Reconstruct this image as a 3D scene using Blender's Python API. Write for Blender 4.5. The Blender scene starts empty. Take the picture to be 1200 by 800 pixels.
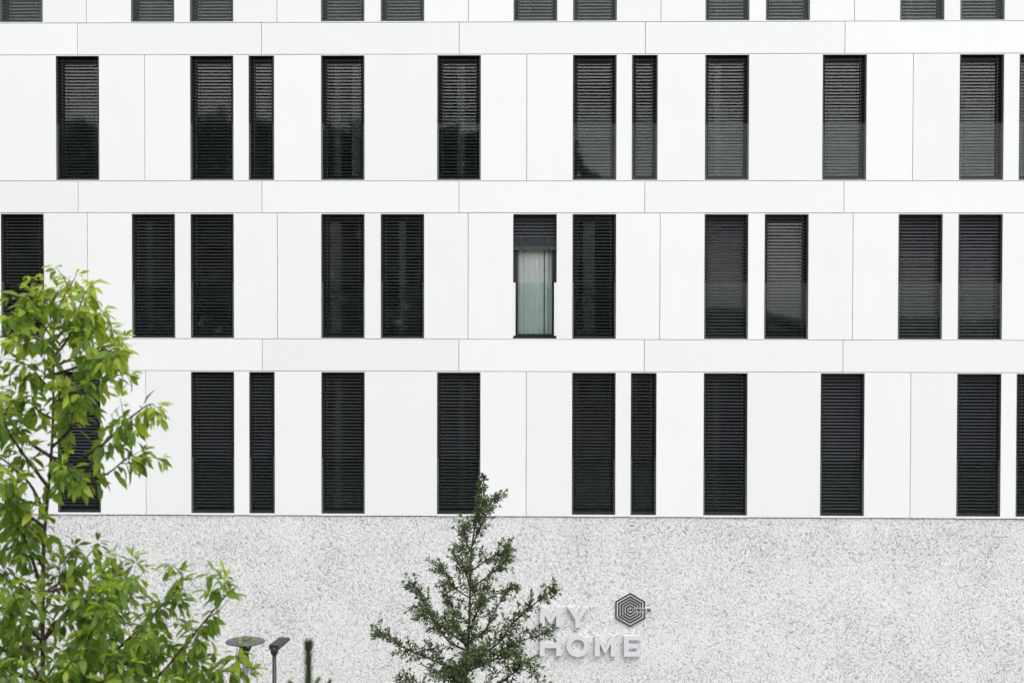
import bpy, math, random
from mathutils import Vector, Matrix, Euler
random.seed(7)
R = math.radians
scene = bpy.context.scene
col = scene.collection

# ------------------------------------------------------------------ camera
CAM = Vector((0.0, -27.0, 9.3))
F_PX = 1667.0                                   # focal length in pixels of a 1200 px wide frame (50 mm lens)
def cam_axes(yaw, pitch, roll):
    w = Vector((math.sin(yaw)*math.cos(pitch), math.cos(yaw)*math.cos(pitch), math.sin(pitch)))
    r = w.cross(Vector((0, 0, 1))).normalized()
    u = r.cross(w)
    return r*math.cos(roll) + u*math.sin(roll), u*math.cos(roll) - r*math.sin(roll), w
AX_R, AX_U, AX_W = cam_axes(R(-1.1335), R(-1.2083), R(0.0967))
cam_data = bpy.data.cameras.new('camera')
cam_data.sensor_width = 36.0
cam_data.lens = F_PX*36.0/1200.0
cam_data.clip_end = 3000
cam_data.dof.use_dof = True
cam_data.dof.focus_distance = 27.0
cam_data.dof.aperture_fstop = 4.0
cam = bpy.data.objects.new('camera', cam_data)
col.objects.link(cam)
m = Matrix((AX_R, AX_U, -AX_W)).transposed().to_4x4()
m.translation = CAM
cam.matrix_world = m
scene.camera = cam
def at(px, py, depth):
    return CAM + (AX_W + AX_R*((px-600.0)/F_PX) - AX_U*((py-400.0)/F_PX))*depth
def to_px(p):
    d = p - CAM
    z = d.dot(AX_W)
    return 600 + F_PX*d.dot(AX_R)/z, 400 - F_PX*d.dot(AX_U)/z, z

# ------------------------------------------------------------------ sky, sun, exposure
SUN_DIR = Vector((0.28, -0.46, 0.92)).normalized()
world = bpy.data.worlds.new('World'); scene.world = world
world.use_nodes = True
nt = world.node_tree; nt.nodes.clear()
sky = nt.nodes.new('ShaderNodeTexSky'); sky.sky_type = 'NISHITA'; sky.sun_disc = False
sky.sun_elevation = math.asin(SUN_DIR.z); sky.sun_rotation = math.atan2(SUN_DIR.x, SUN_DIR.y)
sky.air_density = 1.0; sky.dust_density = 1.6; sky.ozone_density = 1.0
hs = nt.nodes.new('ShaderNodeHueSaturation'); hs.inputs['Saturation'].default_value = 0.17
bg = nt.nodes.new('ShaderNodeBackground'); bg.inputs['Strength'].default_value = 0.15
wo = nt.nodes.new('ShaderNodeOutputWorld')
nt.links.new(sky.outputs[0], hs.inputs['Color']); nt.links.new(hs.outputs[0], bg.inputs['Color'])
nt.links.new(bg.outputs[0], wo.inputs['Surface'])
sd = bpy.data.lights.new('sun', 'SUN'); sd.energy = 0.8; sd.angle = R(40); sd.color = (1.0, 0.98, 0.965)
sun = bpy.data.objects.new('sun', sd); col.objects.link(sun)
sun.rotation_euler = SUN_DIR.to_track_quat('Z', 'Y').to_euler()
sun.location = (10, -30, 40)
scene.view_settings.view_transform = 'Standard'
scene.view_settings.look = 'None'
scene.view_settings.exposure = 0.94
scene.view_settings.gamma = 1.0
try:
    scene.cycles.use_denoising = True
    scene.cycles.max_bounces = 10
    scene.cycles.transparent_max_bounces = 24
except Exception:
    pass

# ------------------------------------------------------------------ materials
MATS = {}
def new_mat(name):
    mt = bpy.data.materials.new(name); mt.use_nodes = True
    t = mt.node_tree; b = t.nodes['Principled BSDF']; MATS[name] = mt
    return mt, t, b
def N(t, kind, **kw):
    n = t.nodes.new(kind)
    for k, v in kw.items():
        if k in n.inputs.keys(): n.inputs[k].default_value = v
        else: setattr(n, k, v)
    return n
def ramp(t, stops):
    n = t.nodes.new('ShaderNodeValToRGB')
    e = n.color_ramp.elements
    while len(e) < len(stops): e.new(0.5)
    for i, (p, c) in enumerate(stops):
        e[i].position = p; e[i].color = (*c, 1) if len(c) == 3 else c
    return n
def simple(name, c, rough=0.5, metal=0.0, var=0.12, scale=6.0, bump=0.0):
    mt, t, b = new_mat(name)
    tc = N(t, 'ShaderNodeTexCoord')
    no = N(t, 'ShaderNodeTexNoise', Scale=scale, Detail=5.0)
    t.links.new(tc.outputs['Object'], no.inputs['Vector'])
    r = ramp(t, [(0.3, tuple(x*(1-var) for x in c)), (0.7, tuple(min(1, x*(1+var)) for x in c))])
    t.links.new(no.outputs['Fac'], r.inputs['Fac']); t.links.new(r.outputs[0], b.inputs['Base Color'])
    b.inputs['Roughness'].default_value = rough; b.inputs['Metallic'].default_value = metal
    if bump:
        bp = N(t, 'ShaderNodeBump', Strength=bump, Distance=0.01)
        t.links.new(no.outputs['Fac'], bp.inputs['Height']); t.links.new(bp.outputs[0], b.inputs['Normal'])
    return mt

# white cladding: near-white boards, a hair different from one to the next
mt, t, b = new_mat('white_cladding')
oi = N(t, 'ShaderNodeObjectInfo'); tc = N(t, 'ShaderNodeTexCoord')
no = N(t, 'ShaderNodeTexNoise', Scale=0.55, Detail=4.0, Roughness=0.55)
t.links.new(tc.outputs['Object'], no.inputs['Vector'])
mx = N(t, 'ShaderNodeMath', operation='MULTIPLY_ADD'); mx.inputs[1].default_value = 0.35
t.links.new(no.outputs['Fac'], mx.inputs[0]); 
m2 = N(t, 'ShaderNodeMath', operation='MULTIPLY'); m2.inputs[1].default_value = 0.65
t.links.new(oi.outputs['Random'], m2.inputs[0]); t.links.new(m2.outputs[0], mx.inputs[2])
r = ramp(t, [(0.1, (0.800, 0.793, 0.786)), (0.9, (0.856, 0.849, 0.842))])
t.links.new(mx.outputs[0], r.inputs['Fac']); t.links.new(r.outputs[0], b.inputs['Base Color'])
b.inputs['Roughness'].default_value = 0.42
fine = N(t, 'ShaderNodeTexNoise', Scale=1.3, Detail=2.0)
t.links.new(tc.outputs['Object'], fine.inputs['Vector'])
sm = N(t, 'ShaderNodeMapping'); sm.inputs['Scale'].default_value = (5.0, 5.0, 0.45)
sn = N(t, 'ShaderNodeTexNoise', Scale=1.0, Detail=4.0, Roughness=0.6)
t.links.new(tc.outputs['Object'], sm.inputs[0]); t.links.new(sm.outputs[0], sn.inputs['Vector'])
sr = ramp(t, [(0.35, (0.989, 0.988, 0.986)), (0.55, (1, 1, 1))]); t.links.new(sn.outputs['Fac'], sr.inputs['Fac'])
sx_ = N(t, 'ShaderNodeMix', data_type='RGBA', blend_type='MULTIPLY'); sx_.inputs['Factor'].default_value = 1.0
t.links.new(r.outputs[0], sx_.inputs['A']); t.links.new(sr.outputs[0], sx_.inputs['B']); t.links.new(sx_.outputs['Result'], b.inputs['Base Color'])
bp = N(t, 'ShaderNodeBump', Strength=0.06, Distance=0.05)
t.links.new(fine.outputs['Fac'], bp.inputs['Height']); t.links.new(bp.outputs[0], b.inputs['Normal'])

# plinth: pale concrete with the print of coarse wood strands lying every way
mt, t, b = new_mat('strand_concrete')
tc = N(t, 'ShaderNodeTexCoord')
flat = N(t, 'ShaderNodeVectorMath', operation='MULTIPLY'); flat.inputs[1].default_value = (1, 0, 1)
wob = N(t, 'ShaderNodeTexNoise', Scale=5.0, Detail=2.0)
t.links.new(tc.outputs['Object'], flat.inputs[0])
t.links.new(flat.outputs[0], wob.inputs['Vector'])
wsub = N(t, 'ShaderNodeVectorMath', operation='MULTIPLY_ADD'); wsub.inputs[1].default_value = (0.09, 0, 0.09)
t.links.new(wob.outputs['Color'], wsub.inputs[0]); t.links.new(flat.outputs[0], wsub.inputs[2])
def strands(scale, along, across, off):
    sh = N(t, 'ShaderNodeVectorMath', operation='ADD'); sh.inputs[1].default_value = off
    t.links.new(wsub.outputs[0], sh.inputs[0])
    vo = N(t, 'ShaderNodeTexVoronoi', Scale=scale); vo.feature = 'F1'
    t.links.new(sh.outputs[0], vo.inputs['Vector'])
    sep = N(t, 'ShaderNodeSeparateColor'); t.links.new(vo.outputs['Color'], sep.inputs[0])
    ang = N(t, 'ShaderNodeMath', operation='MULTIPLY'); ang.inputs[1].default_value = math.pi*2
    t.links.new(sep.outputs[0], ang.inputs[0])
    vr = N(t, 'ShaderNodeVectorRotate', rotation_type='AXIS_ANGLE'); vr.inputs['Axis'].default_value = (0, 1, 0)
    t.links.new(sh.outputs[0], vr.inputs['Vector']); t.links.new(ang.outputs[0], vr.inputs['Angle'])
    ml = N(t, 'ShaderNodeVectorMath', operation='MULTIPLY'); ml.inputs[1].default_value = (along, 1, across)
    t.links.new(vr.outputs[0], ml.inputs[0])
    nz = N(t, 'ShaderNodeTexNoise', Scale=1.0, Detail=3.0, Roughness=0.6)
    t.links.new(ml.outputs[0], nz.inputs['Vector'])
    return nz.outputs['Fac']
a1 = strands(7.8, 8.2, 29.0, (0, 0, 0))
a2 = strands(11.0, 12.5, 40.0, (3.3, 0, 1.7))
mn = N(t, 'ShaderNodeMath', operation='MINIMUM'); t.links.new(a1, mn.inputs[0]); t.links.new(a2, mn.inputs[1])
big = N(t, 'ShaderNodeTexNoise', Scale=0.9, Detail=3.0); t.links.new(flat.outputs[0], big.inputs['Vector'])
mb = N(t, 'ShaderNodeMath', operation='MULTIPLY_ADD'); mb.inputs[1].default_value = 0.15; 
t.links.new(big.outputs['Fac'], mb.inputs[0]); t.links.new(mn.outputs[0], mb.inputs[2])
r = ramp(t, [(0.34, (0.16, 0.16, 0.158)), (0.43, (0.375, 0.373, 0.368)), (0.50, (0.605, 0.60, 0.588)), (0.60, (0.805, 0.80, 0.785))])  # strand tones; the dark ones paint the grooves' shade into the colour
t.links.new(mb.outputs[0], r.inputs['Fac']); t.links.new(r.outputs[0], b.inputs['Base Color'])
bp = N(t, 'ShaderNodeBump', Strength=0.8, Distance=0.02)
t.links.new(mn.outputs[0], bp.inputs['Height']); t.links.new(bp.outputs[0], b.inputs['Normal'])
b.inputs['Roughness'].default_value = 0.85

simple('joint_grey', (0.30, 0.29, 0.285), 0.9)
simple('anthracite', (0.022, 0.022, 0.023), 0.45, var=0.15)
simple('blind_metal', (0.048, 0.051, 0.057), 0.36, var=0.10, scale=3.0)
simple('rail_grey', (0.16, 0.16, 0.15), 0.45, 0.3)
simple('white_metal', (0.80, 0.80, 0.79), 0.4, var=0.02)
simple('sign_white', (0.66, 0.66, 0.67), 0.45, var=0.03)
simple('emblem_dark', (0.035, 0.036, 0.038), 0.45)
simple('emblem_plate', (0.66, 0.66, 0.66), 0.5, var=0.03)
simple('interior_plaster', (0.30, 0.29, 0.28), 0.9)
simple('interior_floor', (0.12, 0.09, 0.07), 0.6)
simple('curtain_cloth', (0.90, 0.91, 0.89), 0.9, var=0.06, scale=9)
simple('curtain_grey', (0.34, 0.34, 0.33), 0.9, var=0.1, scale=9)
simple('lamp_grey', (0.105, 0.108, 0.112), 0.45, 0.2)
simple('lamp_black', (0.025, 0.026, 0.028), 0.45)
simple('pole_grey', (0.24, 0.245, 0.25), 0.55)
simple('ground_grass', (0.06, 0.085, 0.04), 0.95, var=0.4, scale=2.0)
simple('paving', (0.22, 0.215, 0.21), 0.85, var=0.15, scale=3.0, bump=0.3)
simple('roof_gravel', (0.30, 0.29, 0.28), 0.95, var=0.3, scale=20)
simple('cherry_bark', (0.065, 0.036, 0.030), 0.7, var=0.35, scale=30, bump=0.5)
simple('oak_bark', (0.050, 0.042, 0.033), 0.9, var=0.35, scale=25, bump=0.5)
simple('wood_foliage', (0.12, 0.165, 0.115), 0.9, var=0.3, scale=0.6)

def glass(name, tint, gain, rough=0.0):
    mt = bpy.data.materials.new(name); mt.use_nodes = True; MATS[name] = mt
    t = mt.node_tree; t.nodes.clear()
    o = N(t, 'ShaderNodeOutputMaterial'); mix = N(t, 'ShaderNodeMixShader')
    tr = N(t, 'ShaderNodeBsdfTransparent'); tr.inputs[0].default_value = (*tint, 1)
    gl = N(t, 'ShaderNodeBsdfGlossy'); gl.inputs['Roughness'].default_value = rough; gl.inputs[0].default_value = (1, 1, 1, 1)
    fr = N(t, 'ShaderNodeFresnel', IOR=1.5)
    mu = N(t, 'ShaderNodeMath', operation='MULTIPLY'); mu.inputs[1].default_value = gain; mu.use_clamp = True
    t.links.new(fr.outputs[0], mu.inputs[0]); t.links.new(mu.outputs[0], mix.inputs[0])
    t.links.new(tr.outputs[0], mix.inputs[1]); t.links.new(gl.outputs[0], mix.inputs[2]); t.links.new(mix.outputs[0], o.inputs[0])
    return mt
glass('pane_glass', (0.94, 0.965, 0.955), 2.5, 0.035)
glass('clear_glass', (0.97, 0.985, 0.98), 1.1)
glass('balustrade_glass', (0.945, 0.97, 0.958), 0.26)
glass('guard_glass', (0.925, 0.965, 0.945), 0.5)

def leaf_mat(name, dark, light, transl, tcol, rough=0.42):
    mt, t, b = new_mat(name)
    oi = N(t, 'ShaderNodeObjectInfo'); ge = N(t, 'ShaderNodeNewGeometry')
    ad = N(t, 'ShaderNodeMath', operation='ADD'); t.links.new(oi.outputs['Random'], ad.inputs[0]); t.links.new(ge.outputs['Random Per Island'], ad.inputs[1])
    fr = N(t, 'ShaderNodeMath', operation='FRACT'); t.links.new(ad.outputs[0], fr.inputs[0])
    r = ramp(t, [(0.0, dark), (1.0, light)]); t.links.new(fr.outputs[0], r.inputs['Fac'])
    t.links.new(r.outputs[0], b.inputs['Base Color']); b.inputs['Roughness'].default_value = rough
    b.inputs['Specular IOR Level'].default_value = 0.35
    tr = N(t, 'ShaderNodeBsdfTranslucent')
    mc = N(t, 'ShaderNodeMix', data_type='RGBA', blend_type='MULTIPLY'); mc.inputs['Factor'].default_value = 1.0
    t.links.new(r.outputs[0], mc.inputs['A']); mc.inputs['B'].default_value = (*tcol, 1)
    t.links.new(mc.outputs['Result'], tr.inputs['Color'])
    mix = N(t, 'ShaderNodeMixShader'); mix.inputs[0].default_value = transl
    t.links.new(b.outputs[0], mix.inputs[1]); t.links.new(tr.outputs[0], mix.inputs[2])
    t.links.new(mix.outputs[0], t.nodes['Material Output'].inputs['Surface'])
leaf_mat('cherry_leaf', (0.085, 0.150, 0.026), (0.205, 0.295, 0.05), 0.46, (2.0, 2.0, 0.9))
leaf_mat('cherry_leaf_young', (0.22, 0.31, 0.04), (0.40, 0.46, 0.06), 0.45, (1.7, 1.7, 0.8))
leaf_mat('oak_leaf', (0.058, 0.086, 0.036), (0.135, 0.17, 0.07), 0.25, (1.6, 1.7, 0.9))
leaf_mat('pine_needle', (0.075, 0.112, 0.048), (0.18, 0.225, 0.09), 0.2, (1, 1, 1))

# ------------------------------------------------------------------ mesh helpers
class MB:
    def __init__(self): self.v = []; self.f = []; self.mi = []
    def add(self, vs, fs, mi=0):
        o = len(self.v); self.v += [tuple(x) for x in vs]
        self.f += [tuple(i+o for i in f) for f in fs]; self.mi += [mi]*len(fs)
    def box(self, x0, x1, y0, y1, z0, z1, mi=0):
        self.add([(x0,y0,z0),(x1,y0,z0),(x1,y1,z0),(x0,y1,z0),(x0,y0,z1),(x1,y0,z1),(x1,y1,z1),(x0,y1,z1)],
                 [(0,3,2,1),(4,5,6,7),(0,1,5,4),(1,2,6,5),(2,3,7,6),(3,0,4,7)], mi)
    def panel(self, x0, x1, y0, y1, z0, z1, c=0.004, mi=0):   # a board with chamfered front edges (front faces -y)
        self.add([(x0,y1,z0),(x1,y1,z0),(x1,y1,z1),(x0,y1,z1),
                  (x0,y0+c,z0),(x1,y0+c,z0),(x1,y0+c,z1),(x0,y0+c,z1),
                  (x0+c,y0,z0+c),(x1-c,y0,z0+c),(x1-c,y0,z1-c),(x0+c,y0,z1-c)],
                 [(0,3,2,1),(0,1,5,4),(1,2,6,5),(2,3,7,6),(3,0,4,7),
                  (4,5,9,8),(5,6,10,9),(6,7,11,10),(7,4,8,11),(8,9,10,11)], mi)
    def prism(self, pts, y0, y1, mi=0):                        # outline in (x, z), extruded along y
        n = len(pts)
        self.add([(x, y0, z) for x, z in pts] + [(x, y1, z) for x, z in pts],
                 [tuple(range(n)), tuple(range(2*n-1, n-1, -1))] + [(i, i+n, (i+1) % n + n, (i+1) % n) for i in range(n)], mi)
    def tube(self, pts, rad, n=7, mi=0, cap=True):
        pts = [Vector(p) for p in pts]; k = len(pts); vs = []
        prev = None
        for i, p in enumerate(pts):
            d = (pts[min(i+1, k-1)] - pts[max(i-1, 0)]).normalized()
            ref = prev if prev else (Vector((0, 1, 0)) if abs(d.y) < 0.9 else Vector((1, 0, 0)))
            s = (ref - d*ref.dot(d)).normalized(); q = d.cross(s); prev = s
            for j in range(n):
                a = 2*math.pi*j/n
                vs.append(p + (s*math.cos(a) + q*math.sin(a))*rad[i])
        fs = [(i*n+j, i*n+(j+1) % n, (i+1)*n+(j+1) % n, (i+1)*n+j) for i in range(k-1) for j in range(n)]
        if cap: fs += [tuple(range(n-1, -1, -1)), tuple(range((k-1)*n, k*n))]
        self.add(vs, fs, mi)
    def lathe(self, prof, cx=0, cy=0, n=28, mi=0):             # profile (radius, z) turned about z
        vs = [(cx+r_*math.cos(2*math.pi*j/n), cy+r_*math.sin(2*math.pi*j/n), z) for r_, z in prof for j in range(n)]
        k = len(prof)
        fs = [(i*n+j, i*n+(j+1) % n, (i+1)*n+(j+1) % n, (i+1)*n+j) for i in range(k-1) for j in range(n)]
        fs += [tuple(range(n-1, -1, -1)), tuple(range((k-1)*n, k*n))]
        self.add(vs, fs, mi)
    def mesh(self, name, mats, smooth=False):
        me = bpy.data.meshes.new(name); me.from_pydata(self.v, [], self.f)
        for mm in (mats if isinstance(mats, (list, tuple)) else [mats]): me.materials.append(MATS[mm])
        if len(set(self.mi)) > 1: me.polygons.foreach_set('material_index', self.mi)
        if smooth: me.polygons.foreach_set('use_smooth', [True]*len(me.polygons))
        me.update()
        return me
def link(name, me, parent=None, loc=(0, 0, 0), rot=None):
    o = bpy.data.objects.new(name, me); col.objects.link(o)
    o.location = loc
    if rot: o.rotation_euler = rot
    if parent: o.parent = parent
    return o
def tag(o, label=None, cat=None, group=None, kind=None):
    if label: o['label'] = label
    if cat: o['category'] = cat
    if group: o['group'] = group
    if kind: o['kind'] = kind
    return o
def thing(name, loc, label, cat, group=None):
    return tag(link(name, None, None, loc), label, cat, group)

# ------------------------------------------------------------------ ground
g = MB(); g.box(-400, 400, -500, 400, -1.0, 0.0)
tag(link('ground', g.mesh('ground', 'ground_grass')), kind='structure')
g = MB(); g.box(-30, 30, -9, 0.0, -0.5, 0.1)
tag(link('pavement', g.mesh('pavement', 'paving')), kind='structure')

# ------------------------------------------------------------------ the building
H0 = CAM.z
P = 7.269
X0, X1 = -13.2, 13.2
WIDE, NARROW = 0.824, 0.484
Z_ROW = {0: (5.483, 7.838), 1: (2.487, 4.840), 2: (-0.515, 1.842), 3: (-3.857, -1.161)}
Z_BAND = [(7.861, 8.46), (5.462, 4.859), (2.468, 1.865), (-0.531, -1.141)]
Z_PANEL = {0: (5.462, 7.861), 1: (2.468, 4.859), 2: (-0.531, 1.865), 3: (-3.900, -1.141)}
BASE = {'A': [(-6.660, WIDE), (-5.545, NARROW), (-4.165, WIDE), (-1.958, WIDE)],
        'B': [(-7.784, WIDE), (-6.660, WIDE), (-4.165, WIDE), (-3.031, WIDE)]}
JOINT = {'A': [-0.262], 'B': [-5.004, -1.370]}
ROWKIND = {0: 'B', 1: 'A', 2: 'B', 3: 'A'}
bld = thing('apartment_building', (0, 0, 0), 'white panelled apartment block with tall dark slatted windows above a pale rough plinth', 'building')

def openings(row):
    k = ROWKIND[row]; out = []
    for i in range(-3, 4):
        for j, (x, w) in enumerate(BASE[k]):
            a = x + i*P
            if a > X0+0.2 and a+w < X1-0.2: out.append((a, a+w, j, i))
    return sorted(out)
def joints(row):
    return sorted(x+i*P for i in range(-3, 4) for x in JOINT[ROWKIND[row]] if X0 < x+i*P < X1)

GAP = 0.0045
TH = 0.032
def add_panel(name, x0, x1, z0, z1, tilt=True):
    b_ = MB(); cx, cz = (x0+x1)/2, (z0+z1)/2
    b_.panel(x0-cx, x1-cx, 0, TH, z0-cz, z1-cz)
    o = link(name, b_.mesh(name, 'white_cladding'), bld, (cx, random.uniform(-0.001, 0.001), cz+H0))
    if tilt: o.rotation_euler = (R(random.uniform(-.05, .05)), 0, R(random.uniform(-.06, .06)))
    return o
back = MB()
for row in range(4):
    ops = openings(row); z0, z1 = Z_PANEL[row]
    cuts = [X0]
    for a, e, _, _ in ops: cuts += [a, e]
    cuts.append(X1)
    for i in range(0, len(cuts), 2):
        a, e = cuts[i], cuts[i+1]
        back.box(a, e, 0.045, 0.30, z0+H0, z1+H0)
        inner = [a] + [j for j in joints(row) if a < j < e] + [e]
        for q in range(len(inner)-1):
            l = inner[q] + (GAP if q > 0 else 0.0); r_ = inner[q+1] - (GAP if q < len(inner)-2 else 0.0)
            add_panel('facade_panel', l, r_, z0+GAP, z1-GAP)
bj = sorted([x+i*P for i in range(-3, 4) for x in (-8.813, -5.296)])
for zb in Z_BAND:
    z0, z1 = min(zb), max(zb)
    cuts = [X0] + [x for x in bj if X0 < x < X1] + [X1]
    for i in range(len(cuts)-1):
        add_panel('band_panel', cuts[i]+GAP, cuts[i+1]-GAP, z0+GAP, z1-GAP)
    back.box(X0, X1, 0.046, 0.301, z0+H0, z1+H0)
link('backing_wall', back.mesh('backing_wall', 'joint_grey'), bld)
pl = MB(); pl.box(X0, X1, 0.022, 0.40, 0.0, Z_PANEL[3][0]+H0-0.012)
link('plinth_wall', pl.mesh('plinth_wall', 'strand_concrete'), bld)
DEEP = 11.0
ZT = Z_BAND[0][1]+H0
for sx in (X0, X1-0.25):
    w_ = MB(); w_.box(sx, sx+0.25, 0.41, DEEP, 0.0, ZT-0.01); link('side_wall', w_.mesh('side_wall', 'white_cladding'), bld)
    w_ = MB(); w_.box(sx, sx+0.25, 0.302, 0.409, Z_PANEL[3][0]+H0, ZT-0.01); link('corner_strip', w_.mesh('corner_strip', 'white_cladding'), bld)
w_ = MB(); w_.box(X0, X1, DEEP+0.001, DEEP+0.25, 0.0, ZT); link('rear_wall', w_.mesh('rear_wall', 'white_cladding'), bld)
w_ = MB(); w_.box(X0+0.26, X1-0.26, 0.303, DEEP, ZT-0.3, ZT-0.1); link('roof', w_.mesh('roof', 'roof_gravel'), bld)
for zf in (7.84, 5.43, 2.43, -0.57, -3.92):
    if zf > 7: continue
    w_ = MB(); w_.box(X0+0.26, X1-0.26, 0.41, DEEP-0.01, zf+H0-0.30, zf+H0); link('floor_slab', w_.mesh('floor_slab', 'interior_floor'), bld)
    w_ = MB(); w_.box(X0+0.27, X1-0.27, 4.2, 4.35, zf+H0+0.001, zf+H0+2.39); link('interior_wall', w_.mesh('interior_wall', 'interior_plaster'), bld)
for i in range(-4, 5):
    xw = -0.26 + i*P/2
    if X0+.5 < xw < X1-.5:
        w_ = MB(); w_.box(xw-.06, xw+.06, 0.31, 4.19, Z_PANEL[3][0]+H0, ZT-0.31); link('partition_wall', w_.mesh('partition_wall', 'interior_plaster'), bld)

# ---- windows: the window's own mesh is the dark lining and frame; blind, panes and rails are its sub-parts
PITCH = 0.0622
RAIL = 1.065
CACHE = {}
def cached(key, fn):
    if key not in CACHE: CACHE[key] = fn()
    return CACHE[key]
def window_mesh(w, h):
    b_ = MB(); c = 0.012; x = w/2
    b_.box(-x, -x+c, 0.003, 0.30, 0, h); b_.box(x-c, x, 0.003, 0.30, 0, h)
    b_.box(-x+c, x-c, 0.003, 0.30, h-c, h); b_.box(-x+c, x-c, 0.003, 0.30, 0, c)
    fs, ft, fb = 0.085, 0.125, 0.085                       # frame widths: sides, top, bottom
    b_.box(-x+c, -x+fs, 0.20, 0.27, c, h-c); b_.box(x-fs, x-c, 0.20, 0.27, c, h-c)
    b_.box(-x+fs, x-fs, 0.20, 0.27, h-ft, h-c); b_.box(-x+fs, x-fs, 0.20, 0.27, c, fb)
    return b_.mesh('window', 'anthracite')
def pane_mesh(w, h, mat='pane_glass'):
    b_ = MB(); x = w/2-0.083
    b_.add([(-x, .235, .083), (x, .235, .083), (x, .235, h-.123), (-x, .235, h-.123)], [(0, 1, 2, 3)])
    return b_.mesh('pane', mat)
def slat_profile(tilt):
    # curved slat 72 mm deep, rolled front lip; outer edge low when tilt > 0
    pts = []
    for k in range(5):
        u = -0.036 + 0.072*k/4
        pts.append((u, 0.006*(1-(u/0.036)**2)))
    top = pts; bot = [(u, v-0.0022) for u, v in pts]
    top[0] = (top[0][0]-0.002, top[0][1]+0.0018); bot[0] = (bot[0][0]-0.002, bot[0][1]-0.0022)
    ring = top + bot[::-1]
    ca, sa = math.cos(tilt), math.sin(tilt)
    return [(u*ca - v*sa, u*sa + v*ca) for u, v in ring]
def slat_into(b_, w, tilt, z, y=0.105, sag=0.0):
    ring = slat_profile(tilt); n = len(ring); x = w/2
    vs = [(-x, y+u, z+v) for u, v in ring] + [(x, y+u, z+v+sag) for u, v in ring]
    fs = [(i, (i+1) % n, (i+1) % n + n, i+n) for i in range(n)] + [tuple(range(n-1, -1, -1)), tuple(range(n, 2*n))]
    b_.add(vs, fs)
def slat_mesh(w, tilt):
    b_ = MB(); slat_into(b_, w, tilt, 0.0); return b_.mesh('slat', 'blind_metal')
def box_mesh(name, mat, *a):
    b_ = MB(); b_.box(*a); return b_.mesh(name, mat)
def curtain_mesh(x0, x1, h, seed, mat='curtain_grey'):
    rnd = random.Random(seed); b_ = MB(); n = max(8, int((x1-x0)/0.012)); vs = []; ph = rnd.uniform(0, 6)
    for i in range(n+1):
        x = x0+(x1-x0)*i/n; y = 0.298 + 0.008*math.sin(x*62+ph) + 0.009*math.sin(x*27+ph*2)
        vs += [(x, y, 0.02), (x, y+0.006*math.sin(i), h*0.5), (x, y, h-0.05)]
    fs = []
    for i in range(n):
        fs += [(i*3, i*3+3, i*3+4, i*3+1), (i*3+1, i*3+4, i*3+5, i*3+2)]
    b_.add(vs, fs); return b_.mesh('curtain', mat, True)

# tilt of the slats, window by window (row, place in the bay, bay)
TILT = {(1,3,-1): 10, (1,0,0): 14, (1,1,0): 12, (1,2,0): 18, (1,3,0): 22, (1,0,1): 16, (1,1,1): 18, (1,2,1): 14, (1,3,1): 12, (1,0,2): 10, (1,1,2): 10,
        (2,2,-1): 18, (2,0,0): 34, (2,1,0): 24, (2,2,0): 16, (2,3,0): 22, (2,0,1): 8, (2,1,1): 22, (2,2,1): 52, (2,3,1): 16, (2,0,2): 62, (2,1,2): 62,
        (3,3,-1): 36, (3,0,0): 30, (3,1,0): 32, (3,2,0): 24, (3,3,0): 30, (3,0,1): 6, (3,1,1): 8, (3,2,1): 34, (3,3,1): 50, (3,0,2): 42, (3,1,2): 34}
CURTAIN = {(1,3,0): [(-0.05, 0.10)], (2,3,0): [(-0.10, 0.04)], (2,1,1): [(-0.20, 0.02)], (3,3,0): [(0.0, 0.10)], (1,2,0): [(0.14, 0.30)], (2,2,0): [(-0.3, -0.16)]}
SINGLE = {(2,0,1), (2,0,2), (2,1,2), (3,2,1), (3,3,1), (3,0,2), (3,0,0), (3,3,0)}     # blinds whose slats stand out: each slat an object
n_slats = 0
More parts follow.
